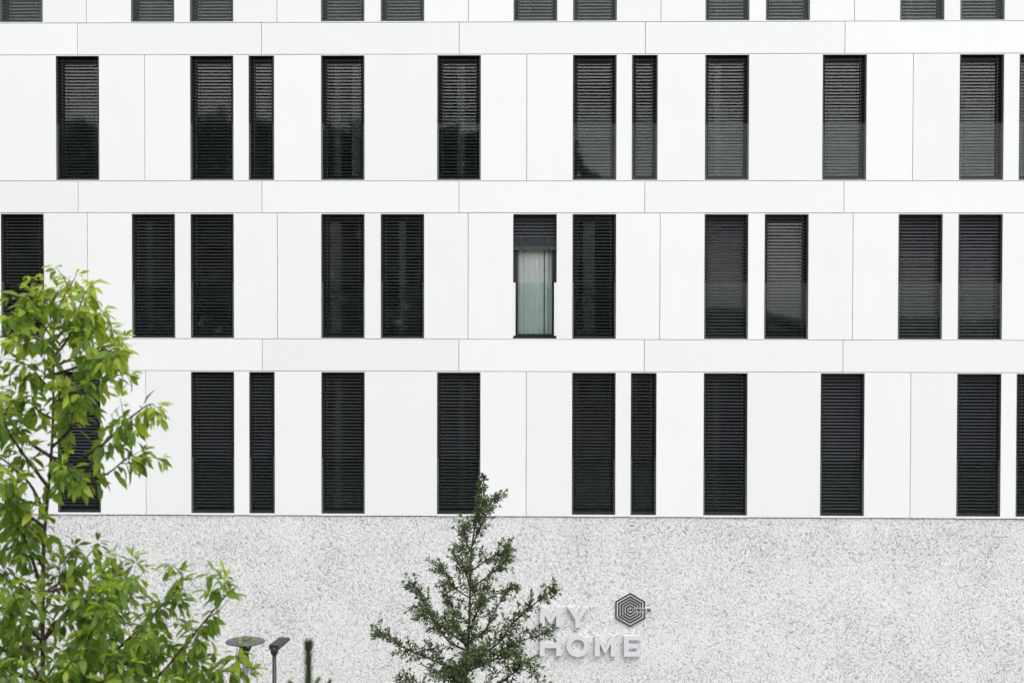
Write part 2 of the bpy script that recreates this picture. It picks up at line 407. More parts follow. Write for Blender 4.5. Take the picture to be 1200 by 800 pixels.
for row in range(4):
    zb, zt = Z_ROW[row]; h = zt-zb
    for a, e, j, i in openings(row):
        key = (row, j, i); w = e-a
        kw = (round(w, 3), round(h, 3))
        win = link('window', cached(('win',)+kw, lambda: window_mesh(w, h)), bld, ((a+e)/2, 0, zb+H0))
        raised = key == (2, 0, 1)
        if raised: win['label'] = 'window with its blind pulled up over a pale curtain'
        pn = link('pane', cached(('pane', raised)+kw, lambda: pane_mesh(w, h, 'clear_glass' if raised else 'pane_glass')), win)
        link('sill', cached(('sill', row, kw), lambda: box_mesh('sill', 'white_metal', -w/2, w/2, -0.003, 0.05, (-0.0405 if row == 3 else -0.0165), -0.0005)), win)
        link('head_trim', cached(('head',)+kw, lambda: box_mesh('head_trim', 'white_metal', -w/2, w/2, 0.0015, 0.05, h+0.0005, h+0.0165)), win)
        for s in (-1, 1):
            def rail(): 
                x = w/2-0.012; q = sorted((s*x, s*(x-0.016)))
                return box_mesh('guide_rail', 'anthracite', q[0], q[1], 0.012, 0.15, RAIL, h-0.013)
            def clamp(wd=0.014, y0=0.012, y1=0.15):
                x = w/2-0.012; q = sorted((s*x, s*(x-wd)))
                return box_mesh('balustrade_bracket', 'rail_grey', q[0], q[1], y0, y1, 0.014, RAIL-0.002)
            if raised:
                def rail2():
                    x = w/2-0.012; q = sorted((s*x, s*(x-0.075)))
                    return box_mesh('guide_rail', 'anthracite', q[0], q[1], 0.145, 0.195, RAIL, h-0.013)
                def clamp2():
                    x = w/2+0.0; q = sorted((s*x, s*(x-0.045)))
                    return box_mesh('balustrade_bracket', 'white_metal', q[0], q[1], 0.0015, 0.035, 0.055, RAIL-0.002)
                link('guide_rail', rail2(), win); link('balustrade_bracket', clamp2(), win)
            else:
                link('guide_rail', cached(('rail', s)+kw, rail), win)
                link('balustrade_bracket', cached(('clamp', s)+kw, clamp), win)
        link('balustrade', cached(('bal', raised)+kw, lambda: box_mesh('balustrade', 'guard_glass' if raised else 'balustrade_glass', -w/2+0.03, w/2-0.03, 0.026, 0.034, 0.02, RAIL)), win)
        sw = w-0.062
        tilt = R(TILT.get(key, 25)*0.62); rnd = random.Random(hash(key) & 0xffff)
        ztop = h-0.075
        if raised:
            zs = [ztop-0.02-PITCH*q for q in range(6)]
            stack = MB(); zz = zs[-1]-0.045
            for q in range(14): slat_into(stack, w-0.03, R(2), zz-0.0105*q, y=0.10)
            stack.box(-w/2+0.016, w/2-0.016, 0.062, 0.14, zz-0.225, zz-0.150)
            link('slat_stack', stack.mesh('slat_stack', 'blind_metal'), win)
            for sx in (-0.26, 0.26):
                link('lift_tape', box_mesh('lift_tape', 'lamp_black', sx-0.02, sx+0.02, 0.050, 0.0535, zz-0.20, zz+0.02), win)
            tilt = R(40)
        else:
            n = int((ztop-0.075)/PITCH)+1
            zs = [ztop-PITCH*q for q in range(n)]
            link('bottom_rail', cached(('brail',)+kw, lambda: box_mesh('bottom_rail', 'blind_metal', -sw/2, sw/2, 0.08, 0.13, 0.016, 0.046)), win)
            for sx in (-1, 1):
                link('ladder_tape', cached(('tape', sx)+kw, lambda: box_mesh('ladder_tape', 'lamp_black', sx*(w/2-0.10)-0.004, sx*(w/2-0.10)+0.004, 0.0635, 0.066, 0.05, h-0.03)), win)
        if key in SINGLE and n_slats+len(zs) <= 300:
            me = cached(('slat', kw[0], round(tilt, 4)), lambda: slat_mesh(sw if not raised else w-0.03, tilt))
            for z in zs:
                o = link('slat', me, win, (0, 0, z)); o.rotation_euler = (R(rnd.uniform(-1, 1)), R(rnd.uniform(-.1, .1)), 0)
                n_slats += 1
        else:
            b_ = MB()
            for z in zs: slat_into(b_, sw, tilt+R(rnd.uniform(-1, 1)), z, sag=rnd.uniform(-.002, .002))
            tag(link('blind', b_.mesh('blind', 'blind_metal'), win), kind='stuff')
        if raised:
            link('curtain', curtain_mesh(-0.34, 0.17, h, 5, 'curtain_cloth'), win); link('curtain', curtain_mesh(0.19, 0.34, h, 9, 'curtain_cloth'), win)
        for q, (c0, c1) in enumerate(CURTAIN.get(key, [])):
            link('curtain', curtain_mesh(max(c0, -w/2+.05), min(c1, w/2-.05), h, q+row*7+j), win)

# ------------------------------------------------------------------ lettering on the plinth
FACE = 0.022
sign = thing('wall_sign', (0.95, FACE, 2.70), 'large white raised capitals MY over HOME fixed to the rough plinth', 'sign')
LB, LH = {'low': -6.545+H0, 'up': -6.003+H0}, 0.395
def letter_shape(ch, w, h, s):
    if ch == 'H': return [[(0,0),(s,0),(s,h/2-s/2),(w-s,h/2-s/2),(w-s,0),(w,0),(w,h),(w-s,h),(w-s,h/2+s/2),(s,h/2+s/2),(s,h),(0,h)]]
    if ch == 'E': return [[(0,0),(w,0),(w,s*.9),(s,s*.9),(s,h/2-s*.44),(w*.93,h/2-s*.44),(w*.93,h/2+s*.44),(s,h/2+s*.44),(s,h-s*.9),(w,h-s*.9),(w,h),(0,h)]]
    if ch == 'M': return [[(0,0),(s,0),(s,h*.60),(w/2-.03*w,h*.16),(w/2+.03*w,h*.16),(w-s,h*.60),(w-s,0),(w,0),(w,h),(w-s*.95,h),(w/2,h*.42),(s*.95,h),(0,h)]]
    if ch == 'Y': return [[(w/2-s/2,0),(w/2+s/2,0),(w/2+s/2,h*.40),(w,h),(w-s*1.2,h),(w/2,h*.56),(s*1.2,h),(0,h),(w/2-s/2,h*.40)]]
    if ch == 'U': 
        pts = [(0,h),(0,h*.35)] + [(w/2-w/2*math.cos(a*math.pi/6), h*.35-h*.35*math.sin(a*math.pi/6)) for a in range(1,6)] + [(w,h*.35),(w,h),(w-s,h),(w-s,h*.38)]
        pts += [(w/2+(w/2-s)*math.cos(a*math.pi/6), h*.38-(h*.38-s)*math.sin(a*math.pi/6)) for a in range(1,6)] + [(s,h*.38),(s,h)]
        return [pts]
    if ch == 'N': return [[(0,0),(s,0),(s,h*.55),(w-s,0),(w,0),(w,h),(w-s,h),(w-s,h*.45),(s,h),(0,h)]]
    if ch == 'I': return [[(0,0),(s,0),(s,h),(0,h)]]
    if ch == 'C':
        o_ = [(w/2+w/2*math.cos(R(a)), h/2+h/2*math.sin(R(a))) for a in range(45, 316, 27)]
        i_ = [(w/2+(w/2-s)*math.cos(R(a)), h/2+(h/2-s)*math.sin(R(a))) for a in range(315, 44, -27)]
        return [o_+i_]
def letter_mesh(ch, w, h, s, th, mat):
    b_ = MB()
    if ch == 'O':
        n = 40; vs = []
        for k in range(n):
            a = 2*math.pi*k/n; c, q = math.cos(a), math.sin(a)
            for rx, rz, y in ((w/2, h/2, -th), (w/2-s, h/2-s, -th), (w/2-s, h/2-s, 0), (w/2, h/2, 0)):
                vs.append((w/2+rx*c, y, h/2+rz*q))
        fs = []
        for k in range(n):
            q = (k+1) % n
            for d in range(4): fs.append((k*4+d, k*4+(d+1) % 4, q*4+(d+1) % 4, q*4+d))
        b_.add(vs, fs)
    else:
        for p in letter_shape(ch, w, h, s): b_.prism(p, -th, 0)
    return b_.mesh('letter', mat)
for ch, x, wd, line in (('M', 0.006, 0.405, 'up'), ('Y', 0.525, 0.405, 'up'), ('H', 0.006, 0.405, 'low'), ('O', 0.510, 0.435, 'low'), ('M', 1.052, 0.397, 'low'), ('E', 1.604, 0.305, 'low')):
    hh = LH if ch != 'O' else LH+0.028
    o = link('letter', letter_mesh(ch, wd, hh, 0.094, 0.075, 'sign_white'), sign)
    o.location = Vector((x, FACE-0.012, LB[line]-(0.014 if ch == 'O' else 0))) - Vector(sign.location)
    pin = MB()                                            # fixing pins into the wall behind the letter
    for px_ in (0.05, wd-0.05): pin.tube([(px_ if ch not in 'Y' else wd/2, 0.0, 0.06 if px_ < .1 else hh-0.15), (px_ if ch not in 'Y' else wd/2, 0.016, 0.06 if px_ < .1 else hh-0.15)], [0.006, 0.006], 5)
    link('fixing_pin', pin.mesh('fixing_pin', 'rail_grey'), o)

# hexagonal emblem: pale plate, five dark raised rings cut by a band with the word
EC = Vector((1.724, FACE, -5.666+H0)); U = 1/61.6
emb = thing('hexagonal_emblem', EC, 'small dark hexagonal emblem of nested rings reading MUNICH beside the white capitals', 'emblem')
def hexpt(ap): 
    rr = ap/math.cos(R(30)); return [(rr*math.cos(R(90+60*k)), rr*math.sin(R(90+60*k))) for k in range(6)]
pb = MB(); pb.prism(hexpt(17.5*U), -0.022, 0.0)
link('plate', pb.mesh('plate', 'emblem_plate'), emb)
pb = MB(); pb.box(17.55*U, 25.2*U, -0.0215, 0.0, -2.6*U, 2.5*U)
link('name_band', pb.mesh('name_band', 'emblem_plate'), emb)
bh0, bh1 = -2.85*U, 2.85*U
for ap in (17.5, 14.05, 11.1, 8.1, 5.0):
    tk = 1.75; ho, hi = hexpt(ap*U), hexpt((ap-tk)*U)
    # go round from the right side above the band, over the top and the left, to the right side below it
    outer = [(ap*U, bh1)] + [ho[5]] + ho[0:5] + [(ap*U, bh0)]
    yh = math.tan(R(30))*(ap-tk)*U
    inner = [((ap-tk)*U, min(bh1, yh))] + ([hi[5]] if yh > bh1 else [hi[5]]) + hi[0:5] + [((ap-tk)*U, max(bh0, -yh))]
    rb = MB(); vs = []
    for o_, i_ in zip(outer, inner): vs += [(o_[0], -0.032, o_[1]), (i_[0], -0.032, i_[1]), (i_[0], -0.0225, i_[1]), (o_[0], -0.0225, o_[1])]
    k = len(outer); fs = []
    for q in range(k-1):
        for d in range(4): fs.append((q*4+d, q*4+(d+1) % 4, q*4+4+(d+1) % 4, q*4+4+d))
    fs += [(0, 1, 2, 3), ((k-1)*4+3, (k-1)*4+2, (k-1)*4+1, (k-1)*4)]
    rb.add(vs, fs)
    link('hexagon_ring', rb.mesh('hexagon_ring', 'emblem_dark'), emb)
x = -2.0*U
for ch, wd in (('M', 4.4), ('U', 3.6), ('N', 3.7), ('I', 1.1), ('C', 3.6), ('H', 3.6)):
    o = link('letter', letter_mesh(ch, wd*U, 3.5*U, 1.2*U, 0.012, 'emblem_dark'), emb, (x, -0.0225, -1.75*U))
    x += (wd+1.15)*U

# ------------------------------------------------------------------ lamps by the wall
def lamp_at(px, py, depth): return at(px, py, depth)
c = at(287.5, 750.5, 23.5)
PAVE = 0.1
lamp = thing('street_lamp', (c.x, c.y, PAVE), 'pole lamp with a wide flat round grey disc head, partly hidden by leaves', 'street lamp', 'pole lamps before the plinth')
hz = c.z-PAVE
b_ = MB(); b_.tube([(0, 0, 0), (0, 0, 1.0), (0, 0, hz-0.36)], [0.06, 0.052, 0.045], 16); link('pole', b_.mesh('pole', 'pole_grey', True), lamp)
b_ = MB(); b_.lathe([(0.10, 0.001), (0.10, 0.03), (0.065, 0.05)], n=16); link('base_plate', b_.mesh('base_plate', 'lamp_black'), lamp)
b_ = MB(); b_.lathe([(0.052, hz-0.37), (0.058, hz-0.36), (0.058, hz-0.19), (0.10, hz-0.12), (0.12, hz-0.022)], n=20); link('neck', b_.mesh('neck', 'lamp_black', True), lamp)
b_ = MB(); b_.lathe([(0.24, hz-0.035), (0.318, hz-0.022), (0.325, hz-0.006), (0.315, hz+0.004), (0.12, hz+0.022)], n=48); link('disc', b_.mesh('disc', 'lamp_grey', True), lamp)
b_ = MB(); b_.lathe([(0.105, hz+0.0225), (0.105, hz+0.052), (0.085, hz+0.066)], n=24); link('cap', b_.mesh('cap', 'lamp_grey'), lamp)

c = at(321.5, 762, 23.5)
lamp2 = thing('street_lamp', (c.x, c.y, PAVE), 'black pole lamp with a flat oblong tilted head next to the round disc lamp', 'street lamp', 'pole lamps before the plinth')
hz = c.z-PAVE
b_ = MB(); b_.tube([(0, 0, 0), (0, 0, 1.2), (0, 0, hz-0.04)], [0.045, 0.04, 0.033], 14); link('pole', b_.mesh('pole', 'lamp_black', True), lamp2)
b_ = MB(); b_.lathe([(0.09, 0.001), (0.09, 0.025), (0.05, 0.04)], n=16); link('base_plate', b_.mesh('base_plate', 'lamp_black'), lamp2)
b_ = MB(); b_.lathe([(0.034, hz-0.075), (0.052, hz-0.055), (0.066, hz-0.01), (0.066, hz+0.05), (0.05, hz+0.062)], n=18); link('knuckle', b_.mesh('knuckle', 'lamp_black', True), lamp2)
b_ = MB()
b_.add([(-0.088, 0.0, -0.035), (0.088, 0.0, -0.035), (0.098, 0.55, -0.02), (-0.098, 0.55, -0.02), (-0.08, 0.0, 0.04), (0.08, 0.0, 0.04), (0.088, 0.53, 0.025), (-0.088, 0.53, 0.025)],
       [(0,3,2,1),(4,5,6,7),(0,1,5,4),(1,2,6,5),(2,3,7,6),(3,0,4,7)])
head = link('lamp_head', b_.mesh('lamp_head', 'lamp_black'), lamp2, (0.0, -0.05, hz+0.065), (R(3), 0, R(-9)))
b_ = MB()
for q in range(5): b_.box(-0.05+0.022*q, -0.042+0.022*q, 0.16, 0.46, 0.026, 0.038)
link('cooling_rib', b_.mesh('cooling_rib', 'lamp_grey'), head)

# ------------------------------------------------------------------ trees
def leaf_mesh_data(L, W, curl, fold, seg, petiole):
    """leaf along +x with a folded midrib and a drooping tip; returns verts, faces"""
    vs = []; fs = []
    prof = {4: [0.0, 0.62, 1.0, 0.70, 0.0], 3: [0.0, 0.9, 0.75, 0.0]}[seg]
    for k in range(seg+1):
        u = k/seg; x = L*u; z = -curl*L*u*u
        wd = W*0.5*prof[k]
        if wd == 0: vs.append((petiole+x, 0, z))
        else: vs += [(petiole+x, 0, z), (petiole+x, wd, z+fold*wd), (petiole+x, -wd, z+fold*wd)]
    fs = [(0, 1, 2), (0, 3, 1)]
    for k in range(seg-2):
        a = 1+3*k; c_ = a+3
        fs += [(a, c_, c_+1, a+1), (a, a+2, c_+2, c_)]
    a = 1+3*(seg-2); tip = a+3
    fs += [(a, tip, a+1), (a, a+2, tip)]
    if petiole > 0:
        o = len(vs); r_ = 0.0011
        vs += [(0, r_, 0.004), (0, -r_, 0.004), (petiole, -r_, 0), (petiole, r_, 0)]
        fs += [(o, o+1, o+2, o+3)]
    return [Vector(v) for v in vs], fs
def frame_from(d, up):
    d = d.normalized(); s = up.cross(d)
    if s.length < 1e-4: s = Vector((1, 0, 0)).cross(d)
    s.normalize(); n = d.cross(s)
    return Matrix((d, s, n)).transposed()
def smooth_path(pts, n):
    """Catmull-Rom through the points"""
    P_ = [pts[0]*2-pts[1]] + pts + [pts[-1]*2-pts[-2]]; out = []
    for i in range(1, len(P_)-2):
        for k in range(n):
            u = k/n; a, b_, c_, d = P_[i-1], P_[i], P_[i+1], P_[i+2]
            out.append(0.5*((2*b_) + (c_-a)*u + (2*a-5*b_+4*c_-d)*u*u + (3*b_-a-3*c_+d)*u**3))
    out.append(pts[-1]); return out
def rv(rnd): return Vector((rnd.gauss(0, 1), rnd.gauss(0, 1), rnd.gauss(0, 1)))

# ---- the young cherry close to the camera
rnd = random.Random(11)
D0 = 8.0
base_top = [(50, 800), (51, 650), (54, 605), (60, 535), (62.5, 470), (62, 410), (58, 365), (48, 330)]
ctop = [at(x, y, D0) for x, y in base_top]
foot = Vector((ctop[0].x+0.05, ctop[0].y-0.02, 0))
tr_pts = [foot, foot.lerp(ctop[0], .3)+Vector((.03, .02, 0)), foot.lerp(ctop[0], .65)+Vector((-.02, 0, 0))] + ctop
cherry = thing('cherry_tree', foot, 'tall young tree with large bright green drooping leaves at the left', 'tree')
def put(name, mb, mat, root, smooth=True):
    mb.v = [tuple(Vector(v)-Vector(root.location)) for v in mb.v]
    return link(name, mb.mesh(name, mat, smooth), root)
path = smooth_path(tr_pts, 6)
lens = [0]
for i in range(1, len(path)): lens.append(lens[-1]+(path[i]-path[i-1]).length)
def trunk_r(l):
    u = l/lens[-1]; return 0.052*(1-u)**0.9*0.75 + 0.0032 if u > 0.0 else 0.055
b_ = MB(); b_.tube(path, [trunk_r(l) for l in lens], 9); put('trunk', b_, 'cherry_bark', cherry)
def trunk_point(z):
    return min(path, key=lambda p: abs(p.z-z))
# branches: picture positions of the limbs seen, each with its own distance change from trunk to tip
BR = [([(62,505),(95,497),(112,470),(128,430),(137,396)], 0.25), ([(58,560),(108,530),(129,511),(150,491),(176,474),(184,477)], -0.35),
      ([(57,585),(90,570),(125,556),(150,538),(166,530)], 0.1), ([(61,420),(80,392),(97,352),(108,335)], -0.2), ([(60,390),(72,360),(84,335),(89,322)], 0.3),
      ([(60,395),(45,372),(25,365),(8,368)], -0.3), ([(58,365),(48,345),(36,322)], 0.1), ([(60,400),(88,380),(108,372),(122,366)], -0.05), ([(61,440),(100,425),(122,412),(140,416)], -0.45),
      ([(60,540),(40,522),(20,500),(2,486),(-25,470),(-45,440)], 0.2), ([(57,570),(36,548),(15,515),(-2,480),(-12,455)], -0.4), ([(54,600),(34,566),(0,535),(-40,510)], -0.1),
      ([(50,690),(34,655),(24,620),(17,585),(14,560)], -0.3), ([(50,700),(75,676),(100,650),(116,634)], 0.3), ([(50,745),(80,715),(115,702),(138,690),(147,676)], -0.35),
      ([(49,800),(97,767),(137,720),(145,685),(147,668)], 0.15), ([(48,850),(110,790),(160,740),(205,687),(214,670)], -0.2), ([(48,900),(120,850),(185,790),(225,742),(261,702),(268,694)], -0.5),
      ([(48,960),(160,890),(225,826),(250,795),(266,782),(282,770)], -0.1), ([(50,720),(20,690),(-15,660),(-40,650)], 0.25), ([(50,780),(20,772),(-8,752),(-40,740)], -0.3),
      ([(48,850),(10,800),(-30,760)], 0.3), ([(48,870),(80,800),(105,745),(120,715)], -0.6), ([(50,760),(30,730),(20,705),(10,690)], -0.55),
      ([(48,900),(100,835),(150,790),(175,762),(190,750)], 0.4), ([(48,920),(60,860),(70,800),(82,770)], -0.5), ([(49,820),(20,810),(5,790)], -0.1), ([(48,960),(120,880),(196,822),(218,792)], 0.35),
      ([(60,520),(78,505),(84,480),(80,455)], -0.4), ([(60,535),(76,540),(90,556),(98,568)], -0.3),
      ([(50,690),(85,690),(110,720),(125,735)], -0.2), ([(61,455),(44,440),(36,425)], -0.25), ([(61,490),(46,478),(38,470)], 0.2), ([(48,1000),(150,960),(260,880),(330,830)], 0.1),
      ([(48,1000),(-20,960),(-90,880),(-120,800)], 0.0), ([(48,900),(-30,850),(-110,760),(-140,690)], 0.1), ([(50,800),(-30,760),(-110,640),(-130,560)], -0.1), ([(48,1000),(40,900),(30,830),(22,800)], -0.8),
      ([(48,1000),(120,920),(160,850),(180,815)], -0.9), ([(55,640),(30,615),(10,600),(-10,580)], 0.4), ([(54,620),(20,590),(-5,560),(-20,540)], -0.5),
      ([(62,410),(40,395),(22,385),(12,396)], 0.15), ([(60,385),(46,360),(30,350),(14,352)], -0.15), ([(60,400),(76,385),(92,375),(104,382)], 0.35), ([(61,420),(50,405),(38,398),(26,402)], -0.35), ([(58,370),(64,350),(70,338)], -0.2),
      ([(60,380),(82,365),(100,360)], -0.35), ([(61,430),(85,418),(104,400),(118,392)], 0.2), ([(61,470),(88,465),(110,450),(128,446)], 0.05), ([(48,900),(70,850),(110,800),(130,770)], 0.1), ([(48,880),(90,820),(150,775),(170,745)], -0.35),
      ([(48,900),(30,850),(15,815),(-5,800)], 0.1), ([(49,800),(70,770),(92,750),(104,735)], 0.5), ([(49,790),(30,760),(22,742),(8,728)], 0.5), ([(50,740),(66,728),(84,722),(98,705)], -0.1), ([(48,1000),(150,900),(200,840),(222,800)], 0.6),
      ([(48,900),(110,845),(135,815),(150,800)], -0.7), ([(48,900),(80,860),(100,830),(120,810)], 0.7), ([(50,700),(36,690),(20,676),(6,668)], 0.1), ([(52,660),(40,648),(26,640),(4,640)], -0.2), ([(50,720),(62,700),(72,672),(76,655)], 0.2)]
LEAVES = []                                                   # (matrix, variant, young)
VARS = [leaf_mesh_data(1.0, 0.40, c_*1.15, f_, 4, 0.20) for c_, f_ in ((0.10, 0.30), (0.30, 0.15), (0.22, 0.45), (0.42, 0.25))]
def in_gap(x, y):
    if x > 258 and 700 < y < 762 and not (276 < x < 299 and y > 744): return True
    return ((x > 118 and 588 < y < 626) or (x > 172 and 620 < y < 658) or (x > 200 and 380 < y < 600) or (x > 130 and y < 372)
            or (x > 66 and 592 < y < 618) or y < 311+0.007*(x-62)**2+rnd.uniform(-12, 12))
def add_leaf(p, d, size, young):
    up = (Vector((0, 0, 1)) + rv(rnd)*0.38).normalized()
    M = frame_from(d, up).to_4x4() @ Matrix.Scale(size, 4); M.translation = p
    x, y, z = to_px(M @ Vector((0.8, 0, -0.1)))            # the crown keeps clear of these gaps
    if in_gap(x, y): return
    LEAVES.append((M, rnd.randrange(4), young))
def leafy(pts, start, young_top, spacing, size):
    """leaves in loose spurs along a shoot"""
    L = [0]
    for i in range(1, len(pts)): L.append(L[-1]+(pts[i]-pts[i-1]).length)
    tot = L[-1]; s = tot*start; phi = rnd.uniform(0, 6)
    while s < tot:
        i = max(k for k in range(len(L)) if L[k] <= s); i = min(i, len(pts)-2)
        u = (s-L[i])/max(L[i+1]-L[i], 1e-6); p = pts[i].lerp(pts[i+1], u); ax = (pts[i+1]-pts[i]).normalized()
        for q in range(rnd.choice((1, 1, 2, 3))):
            phi += 2.4 + rnd.uniform(-.4, .4)
            side = ax.orthogonal().normalized(); side = Matrix.Rotation(phi, 3, ax) @ side
            d = side*0.9 + ax*0.45 + Vector((0, 0, -0.80)) + rv(rnd)*0.22
            fr = s/tot
            add_leaf(p+rv(rnd)*0.004, d, size*rnd.uniform(0.62, 1.12)*(1.0 if fr < .85 else 0.8), rnd.random() < young_top*(0.25 + 0.9*fr**3))
        s += spacing*rnd.uniform(0.6, 1.4)
    ax = (pts[-1]-pts[-2]).normalized()
    for q in range(6):
        side = Matrix.Rotation(q*1.05+rnd.random(), 3, ax) @ ax.orthogonal().normalized()
        add_leaf(pts[-1], side*0.8+ax*0.9+Vector((0, 0, -0.25))+rv(rnd)*.2, size*rnd.uniform(.4, .85), rnd.random() < young_top+.25)
for pts, dd in BR:
    k = len(pts)
    w3 = [at(x, y, D0 + dd*(i/(k-1))**1.1) for i, (x, y) in enumerate(pts)]
    w3[0] = trunk_point(w3[0].z)
    w3 = [w3[0]] + [p + rv(rnd)*0.008 for p in w3[1:]]
    sp = smooth_path(w3, 5); n = len(sp)
    ln = sum((sp[i+1]-sp[i]).length for i in range(n-1))
    r0 = min(0.011, 0.0035+0.008*ln)
    mb = MB(); mb.tube(sp, [r0*(1-i/(n-1))+0.0016 for i in range(n)], 6)
    high = max(0.0, min(1.0, (620-pts[-1][1])/300))
    yt = 0.14 + 0.50*high
    leafy(sp, 0.30, yt, 0.031 if high > 0 else 0.027, 0.112)
    # side twigs
    for q in range(int(ln/0.10)):
        i = rnd.randrange(int(n*0.3), n-1); p = sp[i]; ax = (sp[i+1]-sp[i]).normalized()
        d = (Matrix.Rotation(rnd.uniform(0, 6.28), 3, ax) @ ax.orthogonal().normalized())*0.9 + ax*0.8 + Vector((0, 0, .25))
        tl = rnd.uniform(0.08, 0.20); d.normalize()
        ex, ey, ez = to_px(p+d*(tl+.03))
        if in_gap(ex, ey): continue
        tw = [p, p+d*tl*.5+rv(rnd)*.006, p+d*tl+Vector((0, 0, .01))]
        tw = smooth_path(tw, 3); mb.tube(tw, [0.0028*(1-a/len(tw))+0.001 for a in range(len(tw))], 5)
        leafy(tw, 0.25, yt, 0.033, 0.102)
    put('branch', mb, 'cherry_bark', cherry)
leafy(path[int(len(path)*.70):], 0.0, 0.5, 0.032, 0.088)
leafy([p for p in path if p.z > at(50, 760, D0).z and p.z < at(50, 450, D0).z], 0.0, 0.15, 0.034, 0.105)

# the leaves that show largest are parts of their own, the others one mass
grid = {}; score = [0.0]*len(LEAVES)
info = []
for idx, (M, va, yo) in enumerate(LEAVES):
    c_ = M @ Vector((0.7, 0, -0.1)); x, y, z = to_px(c_)
    nrm = (M.to_3x3() @ Vector((0, 0, 1))).normalized(); vd = (CAM-c_).normalized()
    ar = (M.to_scale().x/z)**2*abs(nrm.dot(vd))
    info.append((x, y, z, ar))
    if -5 < x < 1205 and -5 < y < 805:
        t_ = M @ Vector((0.25, 0, 0)); e_ = M @ Vector((1.2, 0, -0.2))
        for q in range(5):
            g_ = to_px(t_.lerp(e_, q/4)); kx = (int(g_[0]//6), int(g_[1]//6))
            if kx not in grid or grid[kx][0] > z: grid[kx] = (z, idx)
for z, idx in grid.values(): score[idx] += 1
order = sorted(range(len(LEAVES)), key=lambda i: -(score[i] + info[i][3]*2000))
big = set(order[:300])
leaf_meshes = {}
for va in range(4):
    for yo in (False, True):
        mb = MB(); mb.add(*VARS[va]); leaf_meshes[(va, yo)] = mb.mesh('leaf', 'cherry_leaf_young' if yo else 'cherry_leaf', True)
fol = MB()
origin = Matrix.Translation(-Vector(cherry.location))
for i, (M, va, yo) in enumerate(LEAVES):
    if i in big:
        o = link('leaf', leaf_meshes[(va, yo)], cherry); o.matrix_basis = origin @ M
    else:
        fol.add([origin @ (M @ v) for v in VARS[va][0]], VARS[va][1], 1 if yo else 0)
tag(link('foliage', fol.mesh('foliage', ['cherry_leaf', 'cherry_leaf_young'], True), cherry), kind='stuff')

# ---- the small oak in front of the plinth
rnd = random.Random(23)
D1 = 19.0
otop = [at(x, y, D1) for x, y in [(545, 830), (547, 770), (549.5, 740), (551, 690), (553, 640), (559, 605), (564, 580), (566.5, 560)]]
foot = Vector((otop[0].x, otop[0].y, 0))
oak = thing('oak_tree', foot, 'slender young tree with small dark green leaves standing before the rough plinth beside the lettering', 'tree')
opath = smooth_path([foot, foot.lerp(otop[0], .5)+Vector((.03, .02, 0))] + otop, 5)
n = len(opath)
b_ = MB()
ol = [0.0]
for i in range(1, n): ol.append(ol[-1]+(opath[i]-opath[i-1]).length)
b_.tube(opath, [0.042*(1-l/ol[-1])**.9+0.003 for l in ol], 8); put('trunk', b_, 'oak_bark', oak)
OBR = [([(553,640),(565,612),(576,594),(583,582)], .1), ([(553,650),(545,628),(544,615)], -.2), ([(553,625),(562,600),(570,585)], .2), ([(552,665),(572,655),(586,648),(594,641)], -.2),
       ([(552,690),(575,672),(590,660),(597,646)], .3), ([(551,705),(535,690),(520,672),(510,660)], .1), ([(551,690),(545,668),(538,655)], -.3), ([(550,735),(530,712),(515,690)], .4),
       ([(549,765),(525,750),(505,720),(490,695),(482,684)], -.3), ([(548,785),(520,778),(495,768),(470,757),(455,745),(442,741)], .1), ([(549,752),(568,738),(582,712),(592,697),(598,688)], .2),
       ([(548,775),(583,754),(599,732),(620,712),(636,700),(648,690)], -.1), ([(548,790),(580,772),(600,755),(625,746),(646,741)], .25), ([(547,810),(585,800),(605,785),(618,776),(628,790)], -.3),
       ([(547,800),(530,785),(512,770),(500,752)], .5), ([(550,740),(560,715),(568,700)], -.5), ([(549,760),(538,740),(530,728)], -.5), ([(548,790),(560,770),(572,755)], -.6), ([(547,810),(535,795),(520,790),(505,788)], -.5),
       ([(546,830),(510,815),(485,800),(470,792)], .2), ([(546,840),(590,825),(620,810),(640,805)], .3), ([(546,840),(520,830),(500,820)], -.5), ([(546,860),(480,840),(440,825)], 0), ([(546,860),(620,845),(660,835)], -.1),
       ([(548,800),(552,775),(556,760)], .6), ([(547,810),(540,790),(545,770)], -.7), ([(546,900),(500,880),(450,870)], .3), ([(546,900),(600,885),(650,875)], -.3), ([(546,880),(560,850),(575,820)], -.8), ([(546,880),(530,850),(520,820)], .8),
       ([(551,700),(562,690),(572,690)], .4), ([(553,640),(546,648),(538,640)], .3), ([(548,780),(590,770),(605,765)], .6), ([(549,755),(520,735),(500,722),(488,712)], .35)]
OV, OFc = leaf_mesh_data(1.0, 0.40, 0.22, 0.3, 3, 0.12)
crown = MB()
def oak_leaf(p, d):
    up = (Vector((0, 0, 1)) + rv(rnd)*0.6).normalized(); s = rnd.uniform(0.036, 0.070)
    M = frame_from(d, up).to_4x4() @ Matrix.Scale(s, 4); M.translation = p - Vector(oak.location)
    crown.add([M @ v for v in OV], OFc)
def oak_shoot(pts, start, step):
    for i in range(int(len(pts)*start), len(pts)-1):
        ax = (pts[i+1]-pts[i]); ln = ax.length; ax.normalize(); c_ = max(1, int(ln/step+rnd.random()))
        for q in range(c_):
            side = Matrix.Rotation(rnd.uniform(0, 6.28), 3, ax) @ ax.orthogonal().normalized()
            oak_leaf(pts[i].lerp(pts[i+1], rnd.random()), side*0.9+ax*0.7+rv(rnd)*.25+Vector((0, 0, .1)))
    ax = (pts[-1]-pts[-2]).normalized()
    for q in range(4): oak_leaf(pts[-1], ax*1.1+rv(rnd)*.5)
